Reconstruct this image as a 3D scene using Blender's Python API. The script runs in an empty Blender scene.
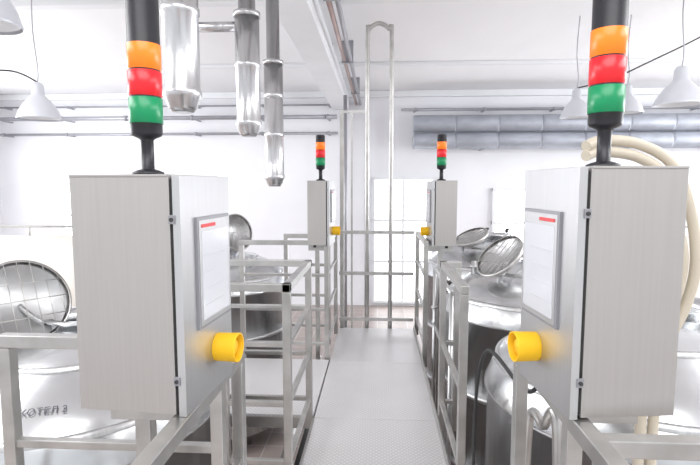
import bpy, bmesh, math, random
from mathutils import Vector, Matrix
random.seed(4)
scene=bpy.context.scene

# ---------------- materials ----------------
def mat(name, col, rough=.5, metal=0, emit=0, noise=0, nscale=(4,4,4), bump=0, bscale=60, ecol=None):
    m=bpy.data.materials.new(name); m.use_nodes=True
    nt=m.node_tree; b=nt.nodes['Principled BSDF']
    b.inputs['Base Color'].default_value=(*col,1)
    b.inputs['Roughness'].default_value=rough
    b.inputs['Metallic'].default_value=metal
    if emit:
        b.inputs['Emission Color'].default_value=(*(ecol or col),1)
        b.inputs['Emission Strength'].default_value=emit
    tc=nt.nodes.new('ShaderNodeTexCoord')
    if noise:
        mp=nt.nodes.new('ShaderNodeMapping'); mp.inputs['Scale'].default_value=nscale
        n=nt.nodes.new('ShaderNodeTexNoise'); n.inputs['Scale'].default_value=1; n.inputs['Detail'].default_value=5
        nt.links.new(tc.outputs['Object'],mp.inputs[0]); nt.links.new(mp.outputs[0],n.inputs['Vector'])
        r=nt.nodes.new('ShaderNodeValToRGB')
        r.color_ramp.elements[0].position=.3; r.color_ramp.elements[1].position=.7
        r.color_ramp.elements[0].color=(*[c*(1-noise) for c in col],1)
        r.color_ramp.elements[1].color=(*[min(1,c*(1+noise*.5)) for c in col],1)
        nt.links.new(n.outputs['Fac'],r.inputs[0]); nt.links.new(r.outputs[0],b.inputs['Base Color'])
    if bump:
        n2=nt.nodes.new('ShaderNodeTexNoise'); n2.inputs['Scale'].default_value=bscale
        nt.links.new(tc.outputs['Object'],n2.inputs['Vector'])
        bp=nt.nodes.new('ShaderNodeBump'); bp.inputs['Strength'].default_value=bump; bp.inputs['Distance'].default_value=.01
        nt.links.new(n2.outputs['Fac'],bp.inputs['Height']); nt.links.new(bp.outputs[0],b.inputs['Normal'])
    return m
STEEL=mat('brushed_steel',(.6,.6,.6),.36,.9,noise=.18,nscale=(60,60,2.5))
CAB=mat('cabinet_steel',(.47,.45,.435),.45,.85,noise=.035,nscale=(140,140,3),bump=.15,bscale=2.5)
DOORM=mat('cabinet_door_steel',(.56,.56,.565),.38,.9,noise=.03,nscale=(120,120,3),bump=.12,bscale=3)
RAIL=mat('rail_steel',(.50,.49,.475),.34,.88,noise=.2,nscale=(8,8,8))
POL=mat('polished_steel',(.64,.65,.66),.24,.95,noise=.1,nscale=(5,5,5),bump=.08,bscale=7)
LIDM=mat('lid_steel',(.52,.52,.52),.36,.9,noise=.1,nscale=(5,5,5))
DUCT=mat('galvanised_duct',(.58,.58,.59),.26,.92,noise=.22,nscale=(20,20,3))
BLACK=mat('black_plastic',(.012,.012,.016),.4)
DARK=mat('dark_rubber',(.03,.03,.03),.6)
ORANGE=mat('orange_lens',(1,.21,.01),.3,emit=.1)
RED=mat('red_lens',(.68,.01,.018),.3,emit=.1)
GREEN=mat('green_lens',(.0,.22,.08),.3,emit=.1)
YEL=mat('yellow_plastic',(.84,.48,.005),.6)
REDP=mat('red_print',(.62,.06,.06),.5)
GREYP=mat('grey_print',(.5,.5,.53),.5)
BEZ=mat('bezel_grey',(.28,.28,.30),.4,.4)
SCR=mat('screen_white',(.56,.57,.60),.15)
BULB=mat('lamp_bulb',(.85,.85,.86),.2,emit=.4)
WHITE=mat('white_paint',(.83,.84,.86),.55,noise=.04,nscale=(2,2,2))
WALL=mat('wall_plaster',(.87,.87,.90),.8,noise=.05,nscale=(.7,.7,.7),bump=.1,bscale=30)
CEIL=mat('ceiling_paint',(.90,.90,.915),.8,noise=.05,nscale=(.8,.3,.8))
BEIGE=mat('beige_tank',(.80,.75,.69),.5,noise=.04,nscale=(2,2,2))
INS=mat('duct_insulation_foil',(.40,.42,.47),.5,.3,noise=.2,nscale=(3,6,6),bump=.4,bscale=10)
HOSE=mat('cream_hose',(.58,.52,.42),.45,noise=.05,nscale=(8,8,8))
PIPEG=mat('grey_pipe',(.38,.38,.41),.4,.4,noise=.1,nscale=(5,5,5))
COPPER=mat('brown_pipe',(.42,.31,.29),.4,.4,noise=.1,nscale=(5,5,5))
GLASS=mat('daylight_pane',(.95,.97,1),.3,emit=2.6,ecol=(.96,.98,1))
INK=mat('ink_text',(.08,.08,.1),.6)
LAMPW=mat('lamp_enamel',(.6,.61,.65),.35,.2)

def plate_mat():
    m=bpy.data.materials.new('checker_plate'); m.use_nodes=True
    nt=m.node_tree; b=nt.nodes['Principled BSDF']
    b.inputs['Metallic'].default_value=.4; b.inputs['Roughness'].default_value=.36
    tc=nt.nodes.new('ShaderNodeTexCoord')
    v=nt.nodes.new('ShaderNodeTexVoronoi'); v.inputs['Scale'].default_value=42; v.inputs['Randomness'].default_value=0
    mp=nt.nodes.new('ShaderNodeMapping'); mp.inputs['Rotation'].default_value=(0,0,.785); mp.inputs['Scale'].default_value=(1,1,.001)
    nt.links.new(tc.outputs['Object'],mp.inputs[0]); nt.links.new(mp.outputs[0],v.inputs['Vector'])
    r=nt.nodes.new('ShaderNodeValToRGB'); r.color_ramp.elements[0].position=.12; r.color_ramp.elements[1].position=.4
    r.color_ramp.elements[0].color=(.84,.825,.83,1); r.color_ramp.elements[1].color=(.68,.665,.67,1)
    n=nt.nodes.new('ShaderNodeTexNoise'); n.inputs['Scale'].default_value=2.2; n.inputs['Detail'].default_value=6
    nt.links.new(tc.outputs['Object'],n.inputs['Vector'])
    mx=nt.nodes.new('ShaderNodeMixRGB'); mx.blend_type='MULTIPLY'; mx.inputs[0].default_value=.15
    nt.links.new(v.outputs['Distance'],r.inputs[0]); nt.links.new(r.outputs[0],mx.inputs[1]); nt.links.new(n.outputs['Fac'],mx.inputs[2])
    nt.links.new(mx.outputs[0],b.inputs['Base Color'])
    bp=nt.nodes.new('ShaderNodeBump'); bp.inputs['Strength'].default_value=.25; bp.inputs['Distance'].default_value=.004; bp.invert=True
    nt.links.new(v.outputs['Distance'],bp.inputs['Height']); nt.links.new(bp.outputs[0],b.inputs['Normal'])
    return m
PLATE=plate_mat()
def tile_mat():
    m=bpy.data.materials.new('floor_tile'); m.use_nodes=True
    nt=m.node_tree; b=nt.nodes['Principled BSDF']; b.inputs['Roughness'].default_value=.4
    tc=nt.nodes.new('ShaderNodeTexCoord'); k=nt.nodes.new('ShaderNodeTexBrick')
    k.inputs['Scale'].default_value=3; k.offset=0
    k.inputs['Color1'].default_value=(.38,.32,.29,1); k.inputs['Color2'].default_value=(.33,.27,.25,1); k.inputs['Mortar'].default_value=(.5,.48,.47,1)
    k.inputs['Brick Width'].default_value=.9; k.inputs['Row Height'].default_value=.9
    nt.links.new(tc.outputs['Object'],k.inputs['Vector']); nt.links.new(k.outputs['Color'],b.inputs['Base Color'])
    return m
TILE=tile_mat()

# ---------------- mesh builder ----------------
class B:
    def __init__(s,name): s.name=name; s.bm=bmesh.new(); s.mats=[]
    def mi(s,m):
        if m not in s.mats: s.mats.append(m)
        return s.mats.index(m)
    def box(s,lo,hi,m,M=None):
        xs=(lo[0],hi[0]);ys=(lo[1],hi[1]);zs=(lo[2],hi[2])
        v=[]
        for z in zs:
            for y in ys:
                for x in xs:
                    p=Vector((x,y,z)); v.append(s.bm.verts.new(M@p if M else p))
        k=s.mi(m)
        for f in ((0,1,3,2),(4,5,7,6),(0,1,5,4),(2,3,7,6),(0,2,6,4),(1,3,7,5)):
            F=s.bm.faces.new([v[i] for i in f]); F.material_index=k
    def beam(s,p0,p1,w,h,m,ext=0):
        p0=Vector(p0);p1=Vector(p1);d=(p1-p0);L=d.length;d.normalize()
        up=Vector((0,0,1)) if abs(d.z)<.95 else Vector((0,1,0))
        x=d.cross(up).normalized(); z=x.cross(d).normalized()
        M=Matrix(((x.x,d.x,z.x,p0.x),(x.y,d.y,z.y,p0.y),(x.z,d.z,z.z,p0.z),(0,0,0,1)))
        s.box((-w/2,-ext,-h/2),(w/2,L+ext,h/2),m,M)
    def lathe(s,prof,m,M=None,n=32,cap=True):
        k0=s.mi(m) if not isinstance(m,list) else None
        rings=[]
        for (r,z) in prof:
            ring=[]
            for i in range(n):
                a=2*math.pi*i/n
                p=Vector((r*math.cos(a),r*math.sin(a),z)); ring.append(s.bm.verts.new(M@p if M else p))
            rings.append(ring)
        for j in range(len(rings)-1):
            k=k0 if k0 is not None else s.mi(m[j])
            for i in range(n):
                F=s.bm.faces.new((rings[j][i],rings[j][(i+1)%n],rings[j+1][(i+1)%n],rings[j+1][i])); F.material_index=k; F.smooth=True
        if cap:
            for q,ring in ((0,rings[0]),(-1,rings[-1])):
                if prof[q][0]>1e-4:
                    F=s.bm.faces.new(ring); F.material_index=k0 if k0 is not None else s.mi(m[q if q else 0])
    def cyl(s,p0,p1,r,m,r1=None,n=20):
        p0=Vector(p0);p1=Vector(p1);d=p1-p0
        M=Matrix.Translation(p0)@d.to_track_quat('Z','Y').to_matrix().to_4x4()
        s.lathe([(r,0),(r if r1 is None else r1,d.length)],m,M,n)
    def tube(s,pts,r,m,n=10,smooth=True,res=8):
        pts=[Vector(p) for p in pts]
        if smooth and len(pts)>2:
            out=[]
            for i in range(len(pts)-1):
                a=pts[max(i-1,0)];b=pts[i];c=pts[i+1];d=pts[min(i+2,len(pts)-1)]
                for t in range(res):
                    t=t/res
                    out.append(.5*((2*b)+(c-a)*t+(2*a-5*b+4*c-d)*t*t+(3*b-a-3*c+d)*t**3))
            out.append(pts[-1]); pts=out
        k=s.mi(m); rings=[]; nx=None
        for i,p in enumerate(pts):
            d=(pts[min(i+1,len(pts)-1)]-pts[max(i-1,0)]).normalized()
            if nx is None:
                nx=d.orthogonal().normalized()
            nx=(nx-d*nx.dot(d)).normalized(); ny=d.cross(nx)
            rings.append([s.bm.verts.new(p+nx*r*math.cos(2*math.pi*q/n)+ny*r*math.sin(2*math.pi*q/n)) for q in range(n)])
        for j in range(len(rings)-1):
            for i in range(n):
                F=s.bm.faces.new((rings[j][i],rings[j][(i+1)%n],rings[j+1][(i+1)%n],rings[j+1][i])); F.material_index=k; F.smooth=True
        for q in (0,-1):
            F=s.bm.faces.new(rings[q]); F.material_index=k
    def done(s,bevel=0,loc=None):
        bmesh.ops.recalc_face_normals(s.bm,faces=s.bm.faces)
        me=bpy.data.meshes.new(s.name); s.bm.to_mesh(me); s.bm.free()
        for m in s.mats: me.materials.append(m)
        o=bpy.data.objects.new(s.name,me); scene.collection.objects.link(o)
        if loc: o.location=loc
        if bevel:
            bv=o.modifiers.new('bevel','BEVEL'); bv.width=bevel; bv.segments=2; bv.limit_method='ANGLE'; bv.angle_limit=math.radians(50)
        return o

FZ=-1.2; CZ=3.7; WY=11.5
# ---------------- room ----------------
b=B('floor'); b.box((-9,-3,FZ-.1),(9,WY,FZ),TILE); b.done()
b=B('ceiling'); b.box((-9,-3,CZ),(9,WY,CZ+.1),CEIL); b.done()
b=B('wall_back'); b.box((-9,WY,FZ),(9,WY+.15,CZ),WALL); b.done()
b=B('wall_left'); b.box((-9.15,-3,FZ),(-9,WY,CZ),WALL); b.done()
b=B('wall_right'); b.box((9,-3,FZ),(9.15,WY,CZ),WALL); b.done()
# ceiling beams across
for i,(y,h,w) in enumerate(((5.6,.1,.16),(8.8,.06,.12))):
    b=B('ceiling_beam'); b.box((-8.99,y,CZ-h),(8.99,y+w,CZ),WHITE); b.done(.01)
b=B('trim_1'); b.box((-8.99,WY-.12,CZ-.14),(8.99,WY-.002,CZ-.002),WHITE); b.done(.01)
def window(name,x0,x1,z0,z1,nx,nz):
    b=B(name); y=WY
    b.box((x0,y-.03,z0),(x1,y-.005,z1),GLASS)
    f=.06
    for i in range(nx+1):
        x=x0+(x1-x0)*i/nx; b.box((x-f/2,y-.08,z0-f/2),(x+f/2,y-.002,z1+f/2),WHITE)
    for i in range(nz+1):
        z=z0+(z1-z0)*i/nz; b.box((x0-f/2,y-.075,z-f/2),(x1+f/2,y-.002,z+f/2),WHITE)
    b.done()
window('window_1',-.1,1.25,-1.1,1.75,2,3)
window('window_2',-7.45,-7.0,.2,1.6,1,2)
window('window_3',2.6,4.6,.0,1.5,2,2)

# ---------------- catwalk ----------------
b=B('catwalk')
for i,(y0,y1) in enumerate(((-.6,1.2),(1.204,3.3),(3.304,4.4),(4.404,5.5))):
    b.box((-.43,y0,-.02),(.40,y1,0),PLATE)
for x in (-.42,.39):
    b.beam((x,-.6,-.07),(x,5.5,-.07),.04,.1,RAIL)
b.box((.40,-.6,-.1),(.412,5.5,.05),RAIL)
b.box((-.442,-.6,-.1),(-.43,3.28,.012),RAIL)
for y in (0.2,2.5,5.4):
    for x in (-.40,.37): b.beam((x,y,FZ),(x,y,-.1),.06,.06,RAIL)
    b.beam((-.4,y,-.14),(.37,y,-.14),.05,.06,RAIL)
b.done(.002)
b=B('side_platform')
b.box((-1.3,3.34,-.02),(-.444,4.46,0),PLATE)
for y in (3.36,4.44): b.beam((-1.3,y,-.06),(-.444,y,-.06),.04,.08,RAIL)
for y in (3.4,4.4): b.beam((-1.25,y,FZ),(-1.25,y,-.02),.05,.05,RAIL)
b.beam((-1.28,3.36,-.06),(-1.28,4.44,-.06),.04,.08,RAIL)
b.done(.002)

# ---------------- railings ----------------
def rail(pts,name='guard_railing',w=.042,top=1.1,mids=(.78,.46,.14),base=-.06,posts=None):
    b=B(name)
    P=[Vector((x,y,0)) for x,y in pts]
    for i in range(len(P)-1):
        a,c=P[i],P[i+1]
        b.beam(a+Vector((0,0,top-w/2)),c+Vector((0,0,top-w/2)),w,w,RAIL,ext=w/2)
        for z in mids: b.beam(a+Vector((0,0,z)),c+Vector((0,0,z)),.028,.028,RAIL)
    for p in P:
        b.beam(p+Vector((0,0,base)),p+Vector((0,0,top-w-.001)),w,w,RAIL)
    return b.done(.003)
rail([(-.80,2.5),(-.465,2.5),(-.465,3.3),(-1.05,3.3)])
rail([(-1.25,4.5),(-.465,4.5),(-.465,5.48)])
rail([(-.95,5.1),(-.51,5.1)])
rail([(.53,3.3),(.435,3.3),(.435,2.5)],mids=(.55,.14))
rail([(.435,4.5),(.435,5.48)])
# near side rails carrying the cabinets
rail([(-.5,-.4),(-.5,1.72)],top=1.012,mids=(.6,.2))
rail([(-1.25,1.58),(-.53,1.58)],top=1.1,mids=(.72,))
rail([(.50,-.4),(.50,1.72)],top=1.028,mids=(.6,.2))
rail([(1.3,1.14),(.53,1.14)],top=1.02,mids=(.6,))
# end gate frame
b=B('end_gate')
for z in (1.08,.62,.1): b.beam((-.43,5.52,z),(.40,5.52,z),.035,.035,RAIL)
b.tube([(-.12,5.56,-.06),(-.12,5.56,1.5),(-.12,5.56,3.15),(-.10,5.56,3.27),(0,5.56,3.33),(.11,5.56,3.27),(.14,5.56,3.15),(.14,5.56,1.5),(.14,5.56,-.06)],.024,RAIL,n=14)
b.beam((-.40,5.56,-.06),(-.40,5.56,2.42),.045,.045,RAIL)
b.beam((-.29,5.56,-.06),(-.29,5.56,2.4),.02,.02,RAIL)
b.beam((-.42,5.56,2.4),(-.12,5.56,2.4),.025,.025,RAIL)
b.box((-.43,5.5,-.1),(.40,5.58,-.02),RAIL)
b.done(.002)

# ---------------- control cabinets ----------------
def cabinet(near,ang,s,z,H=.605,W=.31,D=.265):
    # near: near aisle-side corner; s=-1 left of the aisle, +1 right
    u=Vector((-s*math.sin(ang),math.cos(ang),0)); v=Vector((s*math.cos(ang),math.sin(ang),0))
    M=Matrix(((u.x,v.x,0,near[0]),(u.y,v.y,0,near[1]),(0,0,1,z),(0,0,0,1)))
    b=B('control_cabinet')
    b.box((0,.03,0),(W,D,H),CAB,M)
    b.box((.006,.018,.006),(W-.006,.032,H-.006),DARK,M)
    b.box((-.004,0,-.003),(W+.004,.020,H+.003),DOORM,M)
    # rain lip
    b.box((-.002,.034,H),(W+.002,D,H+.006),CAB,M)
    # latches
    for w in (.09,.50):
        b.box((-.008,.014,w-.011),(.0,.030,w+.011),BEZ,M)
        b.cyl(M@Vector((-.012,.022,w)),M@Vector((-.004,.022,w)),.005,DARK,n=12)
    for w in (.1,.5): b.cyl(M@Vector((W+.006,.01,w-.03)),M@Vector((W+.006,.01,w+.03)),.007,BEZ,n=12)
    # touch panel
    b.box((.072,-.008,.20),(W-.02,.001,.50),BEZ,M)
    b.box((.080,-.010,.208),(W-.026,-.007,.492),DOORM,M)
    b.box((.092,-.0115,.222),(W-.036,-.009,.462),SCR,M)
    b.box((.092,-.0125,.472),(.18,-.009,.481),REDP,M)
    for i in range(4): b.box((.10,-.0125,.26+i*.045),(W-.07-.02*(i%3),-.0110,.262+i*.045),GREYP,M)
    # emergency stop with its yellow guard ring
    c=M@Vector((.20,0,.115)); d=-v
    R=Matrix.Translation(c)@d.to_track_quat('Z','Y').to_matrix().to_4x4()
    b.lathe([(.0,0),(.0405,0),(.041,.02),(.0415,.05),(.042,.060),(.042,.066),(.038,.066),(.036,.05),(.034,.025),(0,.025)],YEL,R,28,False)
    b.lathe([(.012,.025),(.012,.040),(.025,.042),(.027,.048),(.02,.055),(0,.057)],YEL,R,24,False)
    # underside glands
    for i in range(3): b.cyl(M@Vector((.08+i*.07,.15,-.03)),M@Vector((.08+i*.07,.15,.001)),.014,DARK,n=14)
    return b.done(.003)
def tower(x,y,z,bh=.49):
    b=B('signal_tower_light')
    prof=[(0.0,0),(.042,0),(.042,.008),(.03,.014),(.017,.018),(.017,.105),(.022,.11),(.038,.118),(.0415,.125),(.0415,.152),
          (.044,.154),(.044,.228),(.041,.230),(.041,.234),(.044,.236),(.044,.306),(.041,.308),(.041,.312),(.044,.314),(.044,.385),(.042,.388),(.042,bh),(.036,bh+.008),(0,bh+.012)]
    prof=[(r,zz*.905) for r,zz in prof]
    mats=[BLACK]*9+[BLACK,GREEN,GREEN,BLACK,RED,RED,RED,BLACK,ORANGE,ORANGE,BLACK,BLACK,BLACK,BLACK]
    b.lathe(prof,mats,Matrix.Translation((x,y,z)),36,False); b.done()
cabinet((-.482,1.2),math.radians(4.5),-1,1.016,D=.295)
cabinet((.467,1.2),math.radians(6),1,1.034,D=.265)
cabinet((-.435,4.46),math.radians(4),-1,1.06,H=.575,D=.2)
cabinet((.48,4.46),math.radians(4),1,1.06,H=.575,D=.22)
tower(-.635,1.36,1.628,.56); tower(.59,1.36,1.646,.56)
tower(-.53,4.62,1.642,.45); tower(.575,4.62,1.642,.45)
# brackets joining cabinets to rails
for x0,x1,y0,z in ((-.74,-.53,1.30,1.0),(.53,.70,1.33,1.01)):
    b=B('cabinet_bracket')
    for dy in (0,.14): b.box((x0,y0+dy,z-.05),(x1,y0+dy+.03,z-.015),RAIL)
    b.beam(((x0+x1)/2-.05,y0+.09,FZ),((x0+x1)/2-.05,y0+.09,z-.0515),.045,.045,RAIL)
    b.done(.002)
for x0,x1 in ((-.64,-.49),(.46,.69)):
    b=B('cabinet_bracket'); b.box((x0,4.55,1.0),(x1,4.7,1.058),RAIL); b.beam(((x0+x1)/2,4.63,FZ),((x0+x1)/2,4.63,1.0),.04,.04,RAIL); b.done(.002)

# ---------------- tanks ----------------
def tank(x,y,R,sh,ap,lid=None,lr=.2,tilt=None,hatch=(0,0)):
    b=B('process_tank')
    prof=[(R*.9,FZ+.15),(R,FZ+.2),(R,sh-.02),(R+.015,sh-.02),(R+.015,sh)]
    for i in range(1,13):
        a=i/12*math.pi/2; prof.append((max(R*math.cos(a),.001),sh+(ap-sh)*math.sin(a)))
    b.lathe(prof,POL,Matrix.Translation((x,y,0)),64)
    for a in range(4):
        q=a*math.pi/2+.78; px,py=x+R*.7*math.cos(q),y+R*.7*math.sin(q); b.cyl((px,py,FZ),(px,py,FZ+.2),.04,RAIL)
    # band rings
    for z in (FZ+.6,FZ+1.2):
        b.lathe([(R,z),(R+.012,z+.005),(R+.012,z+.035),(R,z+.04)],STEEL,Matrix.Translation((x,y,0)),64,False)
    # concentric rim bead on the dome and clamped nozzles
    for f in (.94,.55):
        zz=sh+(ap-sh)*math.sqrt(1-f*f)
        b.lathe([(R*f+.010,zz-.012),(R*f+.008,zz+.012),(R*f-.008,zz+.016),(R*f-.012,zz)],STEEL,Matrix.Translation((x,y,0)),64,False)
    for a in (-2.4,-.6,2.2,3.1):
        q=.68*R; px,py=x+q*math.cos(a),y+q*math.sin(a); zz=sh+(ap-sh)*math.sqrt(1-.68**2)
        b.lathe([(.022,zz-.04),(.022,zz+.05),(.036,zz+.052),(.036,zz+.066),(.022,zz+.068),(.022,zz+.10),(.001,zz+.105)],STEEL,Matrix.Translation((px,py,0)),20,False)
    hx,hy=x+hatch[0],y+hatch[1]
    r=math.hypot(*hatch); hz=sh+(ap-sh)*math.sqrt(max(0,1-(r/R)**2))
    b.lathe([(lr,hz-.15),(lr,hz+.05),(lr+.02,hz+.05),(lr+.02,hz+.065),(lr-.02,hz+.065),(lr-.02,hz-.0)],POL,Matrix.Translation((hx,hy,0)),40,False)
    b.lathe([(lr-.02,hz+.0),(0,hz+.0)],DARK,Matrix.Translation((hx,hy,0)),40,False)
    if lid:
        L=Vector(lid); n=Vector(tilt).normalized()
        Mx=Matrix.Translation(L)@n.to_track_quat('Z','Y').to_matrix().to_4x4()
        k=lr+.02
        b.lathe([(k,.0),(k+.012,.0),(k+.012,-.03),(k,-.035),(k*.85,-.06),(k*.6,-.085),(k*.3,-.10),(.001,-.105)],RAIL,Mx,48,False)
        b.lathe([(k*.96,-.02),(k*.8,-.045),(k*.55,-.07),(k*.3,-.085),(.001,-.09)],LIDM,Mx,48,False)
        # wire guard across the opening
        for i in range(-3,4):
            c=i/3.6*k; h=math.sqrt(max(0,k*k-c*c))
            b.cyl(Mx@Vector((c,-h,.003)),Mx@Vector((c,h,.003)),.0025,RAIL,n=6)
        for i in (-2,0,2):
            c=i/4.6*k; h=math.sqrt(max(0,k*k-c*c))
            b.cyl(Mx@Vector((-h,c,.006)),Mx@Vector((h,c,.006)),.0025,RAIL,n=6)
        # hinge arm
        e=Vector((hx,hy,hz+.05)); dd=(L-e); dd.z=0; dd.normalize()
        q=e+dd*(lr+.02)
        b.tube([q,(q+L)/2+Vector((0,0,-.03)),L-n*.09],.012,STEEL)
        # clamp knobs
        for a in (0.5,2.0,3.5,5.2):
            p=Vector((hx+(lr+.02)*math.cos(a),hy+(lr+.02)*math.sin(a),hz+.05)); b.cyl(p,p+Vector((0,0,.05)),.01,STEEL,n=10); b.cyl(p+Vector((0,0,.05)),p+Vector((0,0,.07)),.022,BLACK,n=12)
    return b.done()
t1=tank(-1.55,2.42,.7,.45,.85,lid=(-1.79,2.40,1.015),lr=.19,tilt=(.75,-.55,.45),hatch=(-.05,.20))
tank(-1.75,5.5,.72,.5,.85,lid=(-1.5,5.25,1.1),lr=.17,tilt=(.8,-.6,.25),hatch=(0,.0))
tank(1.28,2.42,.72,.6,.98,hatch=(.2,.1),lr=.17)
tank(1.28,4.1,.72,.6,.98,lid=(.90,3.75,1.08),lr=.165,tilt=(-.70,-.30,.72),hatch=(.1,.15))
tank(1.28,5.8,.72,.6,.98,lid=(1.0,5.4,1.06),lr=.15,tilt=(-.4,-.25,.9),hatch=(.1,.1))
# lettering painted on the dome
cu=bpy.data.curves.new('lettering','FONT'); cu.body='КОТЕЛ 2'; cu.size=.042; cu.extrude=.0003; cu.align_x='CENTER'
to=bpy.data.objects.new('lettering',cu); scene.collection.objects.link(to); cu.materials.append(INK)
dx,dy=.20,-.545; r=math.hypot(dx,dy); R=.7; zz=.45+.4*math.sqrt(1-(r/R)**2)
n=Vector((dx/R**2,dy/R**2,(zz-.45)/.16)).normalized()
xx=Vector((0,0,1)).cross(n).normalized(); yy=n.cross(xx)
p=Vector((-1.55+dx,2.42+dy,zz))+n*.006
to.matrix_world=Matrix(((xx.x,yy.x,n.x,p.x),(xx.y,yy.y,n.y,p.y),(xx.z,yy.z,n.z,p.z),(0,0,0,1)))
to.parent=t1

# big insulated storage tanks to the far left / right
def hor_tank(x0,x1,y,z,R):
    b=B('storage_tank')
    M=Matrix.Translation((x0,y,z))@Matrix.Rotation(math.pi/2,4,'Y')
    L=x1-x0
    b.lathe([(.001,0),(R*.5,.05),(R*.85,.16),(R,.32),(R,L-.32),(R*.85,L-.16),(R*.5,L-.05),(.001,L)],BEIGE,M,56,False)
    for xx in (x0+L*.25,x0+L*.75): b.box((xx-.1,y-R*.7,FZ),(xx+.1,y+R*.7,z-R*.65),WHITE)
    # top guard rail
    for q in range(5):
        xx=x0+.5+(L-1)*q/4; b.cyl((xx,y,z+R-.02),(xx,y,z+R+.12),.012,RAIL,n=8)
    b.cyl((x0+.5,y,z+R+.12),(x1-.5,y,z+R+.12),.014,RAIL,n=10)
    b.done()
hor_tank(-7.4,-3.2,6.2,-.05,1.0)
hor_tank(2.6,6.8,6.6,-.05,1.0)
# process lines between railing and tanks
b=B('process_pipe')
for z in (.86,.36):
    b.cyl((.51,3.4,z),(.51,4.5,z),.016,STEEL,n=14)
for y in (3.42,4.44):
    b.cyl((.51,y,FZ),(.51,y,.86),.016,STEEL,n=14)
    b.lathe([(.016,.5),(.03,.502),(.03,.52),(.016,.522)],STEEL,Matrix.Translation((.51,y,0)),16,False)
b.done()

# ---------------- hanging flues ----------------
def flue(x,y,zb,r,zt,elbow=False):
    b=B('exhaust_duct'); M=Matrix.Translation((x,y,0))
    b.lathe([(r*.35,zb-.03),(r*.6,zb-.03),(r*.8,zb-.01),(r*1.0,zb+.03),(r*1.08,zb+.04),(r*1.08,zb+.06),(r,zb+.07),(r,zb+.38),(r*1.06,zb+.385),(r*1.06,zb+.41),(r,zb+.415),(r,zt)],DUCT,M,36)
    z=zb+.7
    while z<zt-.1:
        b.lathe([(r,z),(r*1.06,z+.005),(r*1.06,z+.03),(r,z+.035)],DUCT,M,36,False); z+=.35
    b.lathe([(r*1.1,zt-.01),(r*1.1,zt+.02),(r*.7,zt+.03),(r*.7,CZ-.002)],DUCT,M,24)
    if elbow:
        b.cyl((x-.35,y,zt-.06),(x,y,zt-.06),.03,DUCT); b.cyl((x-.35,y,zt-.06),(x-.35,y,CZ-.002),.03,DUCT)
    b.done()
flue(-.86,2.2,1.95,.077,3.1)
flue(-.80,3.1,1.93,.074,2.62,True)
flue(-.87,4.2,1.62,.078,2.6)

# ---------------- ceiling services ----------------
b=B('cable_trunking'); b.box((-1.02,4.5,3.28),(-.66,WY-.13,3.6),WHITE)
for y in (4.8,7.6,10): b.box((-1.0,y,3.6),(-.68,y+.04,CZ-.002),PIPEG)
b.done(.006)
b=B('service_pipe')
for dx,m in ((0,COPPER),(.09,PIPEG)):
    b.cyl((-.50+dx,1.5,3.42),(-.50+dx,WY-.01,3.42),.028,m)
for y in (2.5,5,7.5,10): b.box((-.54,y,3.38),(-.37,y+.03,CZ-.002),PIPEG)
b.done()
def wallpipe(x0,x1,y,z,r,m=PIPEG,vert=()):
    b=B('wall_pipe'); b.cyl((x0,y,z),(x1,y,z),r,m)
    x=x0+.3
    while x<x1:
        b.box((x-.02,y-.02,z-.03),(x+.02,WY-.002,z+.0),m); b.cyl((x-.03,y,z),(x+.03,y,z),r*1.3,m); x+=1.5
    for v in vert: b.cyl((v,y,z),(v,y,CZ-.15),r*.8,m)
    b.done()
wallpipe(-8.9,-.9,11.0,3.08,.045,vert=(-5.2,-2.4))
wallpipe(-8.9,-.9,11.2,2.75,.03)
wallpipe(.5,8.9,11.25,3.25,.03)
wallpipe(-8.9,-.9,11.3,3.38,.02)
for z,y in ((2.92,11.0),(2.56,11.05)):
    b=B('insulated_duct'); x=.75
    prof=[]; X=0
    while X<7.9:
        prof+= [(.172,X),(.178,X+.03),(.178,X+.87),(.172,X+.9)]; X+=.9
    b.lathe(prof,INS,Matrix.Translation((x,y,z))@Matrix.Rotation(math.pi/2,4,'Y'),24)
    for q in (1.5,4,6.5): b.box((x+q,y,z-.19),(x+q+.04,WY-.002,z-.165),PIPEG)
    b.done()
b=B('drop_pipe'); b.cyl((-.62,9.5,FZ),(-.62,9.5,3.27),.035,PIPEG)
b.cyl((-.25,11.3,FZ),(-.25,11.3,3.4),.05,PIPEG); b.done()

# ---------------- pendant lamps ----------------
def lamp(x,y,z,r=.2,cable=None):
    b=B('pendant_lamp'); M=Matrix.Translation((x,y,z))
    b.lathe([(r,0),(r*1.03,.01),(r,.02),(r*.9,.08),(r*.65,.16),(r*.42,.21),(r*.3,.24),(r*.28,.33),(r*.2,.36),(.015,.37)],LAMPW,M,36,False)
    b.lathe([(r*.95,.015),(r*.6,.14),(.03,.2)],WHITE,M,32,False)
    b.lathe([(.001,.03),(.05,.05),(.06,.09),(.03,.15),(.02,.2)],BULB,M,20,False)
    b.tube([(x,y,z+.36),(x+.01,y,z+.5),(x-.02,y,(z+.4+CZ)/2),(x,y,CZ-.002)],.006,PIPEG,n=6)
    if cable: b.tube([(x,y,z+.37)]+cable,.009,DARK,n=6)
    b.done()
lamp(-3.45,5,2.27,cable=[(-3.7,5,2.75),(-4.2,5,2.8),(-4.8,5.1,3.1),(-5,5.2,CZ-.002)])
lamp(2.85,5,2.35,.22); lamp(2.5,6.6,2.45,.19,cable=[(2.9,6.6,2.92),(3.3,6.5,3.1),(3.9,6.4,3.4),(4.3,6.3,CZ-.002)]); lamp(3.12,6.6,2.5,.19)
lamp(-1.98,2.5,2.40,.16)
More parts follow.
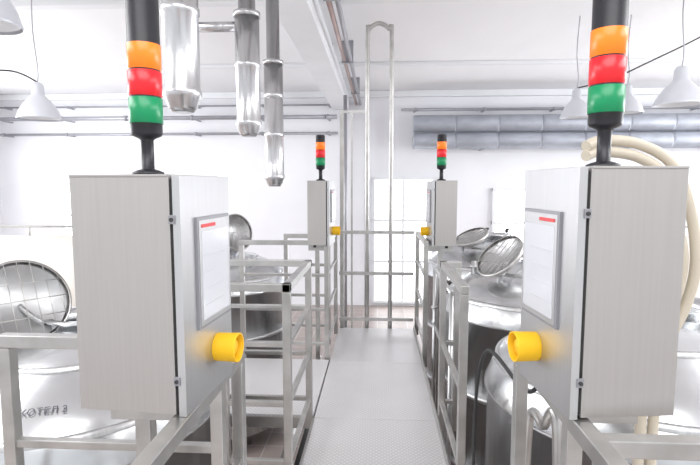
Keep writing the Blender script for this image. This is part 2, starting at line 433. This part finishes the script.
# hoses by the right cabinet
b=B('flexible_hose')
for k,o in ((0,0),(1,.040)):
    b.tube([(.62,1.55,1.715-o*.7),(.68,1.58,1.735-o*.8),(.80,1.6,1.725-o),(.905-o*.5,1.6,1.66-o),(.965-o,1.6,1.52-o),(.99-o,1.6,1.36),(.98-o,1.62,1.22),(.93-o,1.62,1.08),(.90-o,1.62,.8),(.90-o,1.6,.2),(.90-o,1.6,FZ+.02)],.0165,HOSE,n=14)
b.done()
b=B('power_cable')
b.tube([(.56,1.62,1.0),(.545,1.8,.85),(.47,2.1,.9),(.465,2.3,.6),(.462,2.3,.2),(.47,2.3,-.3),(.47,2.3,FZ)],.008,DARK,n=8)
b.done()
b=B('hose_cradle')
b.tube([(.6,1.62,FZ),(.6,1.62,.68),(.58,1.72,.76),(.58,1.85,.74),(.58,1.88,.5)],.016,RAIL); b.done()
# pipes under the catwalk
b=B('floor_pipework')
for i,x in enumerate((-.78,-.66,-.56)):
    b.cyl((x,1.8,-.7-.05*i),(x,6.5,-.7-.05*i),.035,DARK if i==1 else RAIL)
    for y in (2.1,5.8): b.box((x-.02,y,FZ),(x+.02,y+.03,-.7-.05*i),RAIL)
b.done()

# ---------------- lighting ----------------
w=bpy.data.worlds.new('world'); scene.world=w; w.use_nodes=True
w.node_tree.nodes['Background'].inputs[0].default_value=(.94,.965,1,1); w.node_tree.nodes['Background'].inputs[1].default_value=.9
def area(loc,rot,sx,sy,e,col=(1,1,1)):
    l=bpy.data.lights.new('area','AREA'); l.shape='RECTANGLE'; l.size=sx; l.size_y=sy; l.energy=e; l.color=col
    o=bpy.data.objects.new('fill_light',l); scene.collection.objects.link(o); o.location=loc; o.rotation_euler=rot
C=(.97,.985,1)
area((-4.5,1,3.6),(0,0,0),3,5,230,C); area((4.5,1,3.6),(0,0,0),3,5,230,C)  # overhead fill added out of view, with one more above the camera
area((0,-1,3.6),(0,0,0),3,3,110,C)
# added side fill, out of view; the side walls are solid
area((-8.8,6.5,1.9),(0,-math.pi/2,0),2.5,6,330,(.94,.97,1)); area((8.8,6.5,1.9),(0,math.pi/2,0),2.5,6,330,(.94,.97,1))

cam=bpy.data.cameras.new('camera'); co=bpy.data.objects.new('camera',cam); scene.collection.objects.link(co)
cam.lens=500/700*36; cam.sensor_width=36; cam.clip_start=.02
co.location=(0,0,1.6); co.rotation_euler=(math.radians(90-5.4),0,math.radians(3.2))
scene.camera=co
scene.view_settings.view_transform='Standard'; scene.view_settings.exposure=0.3
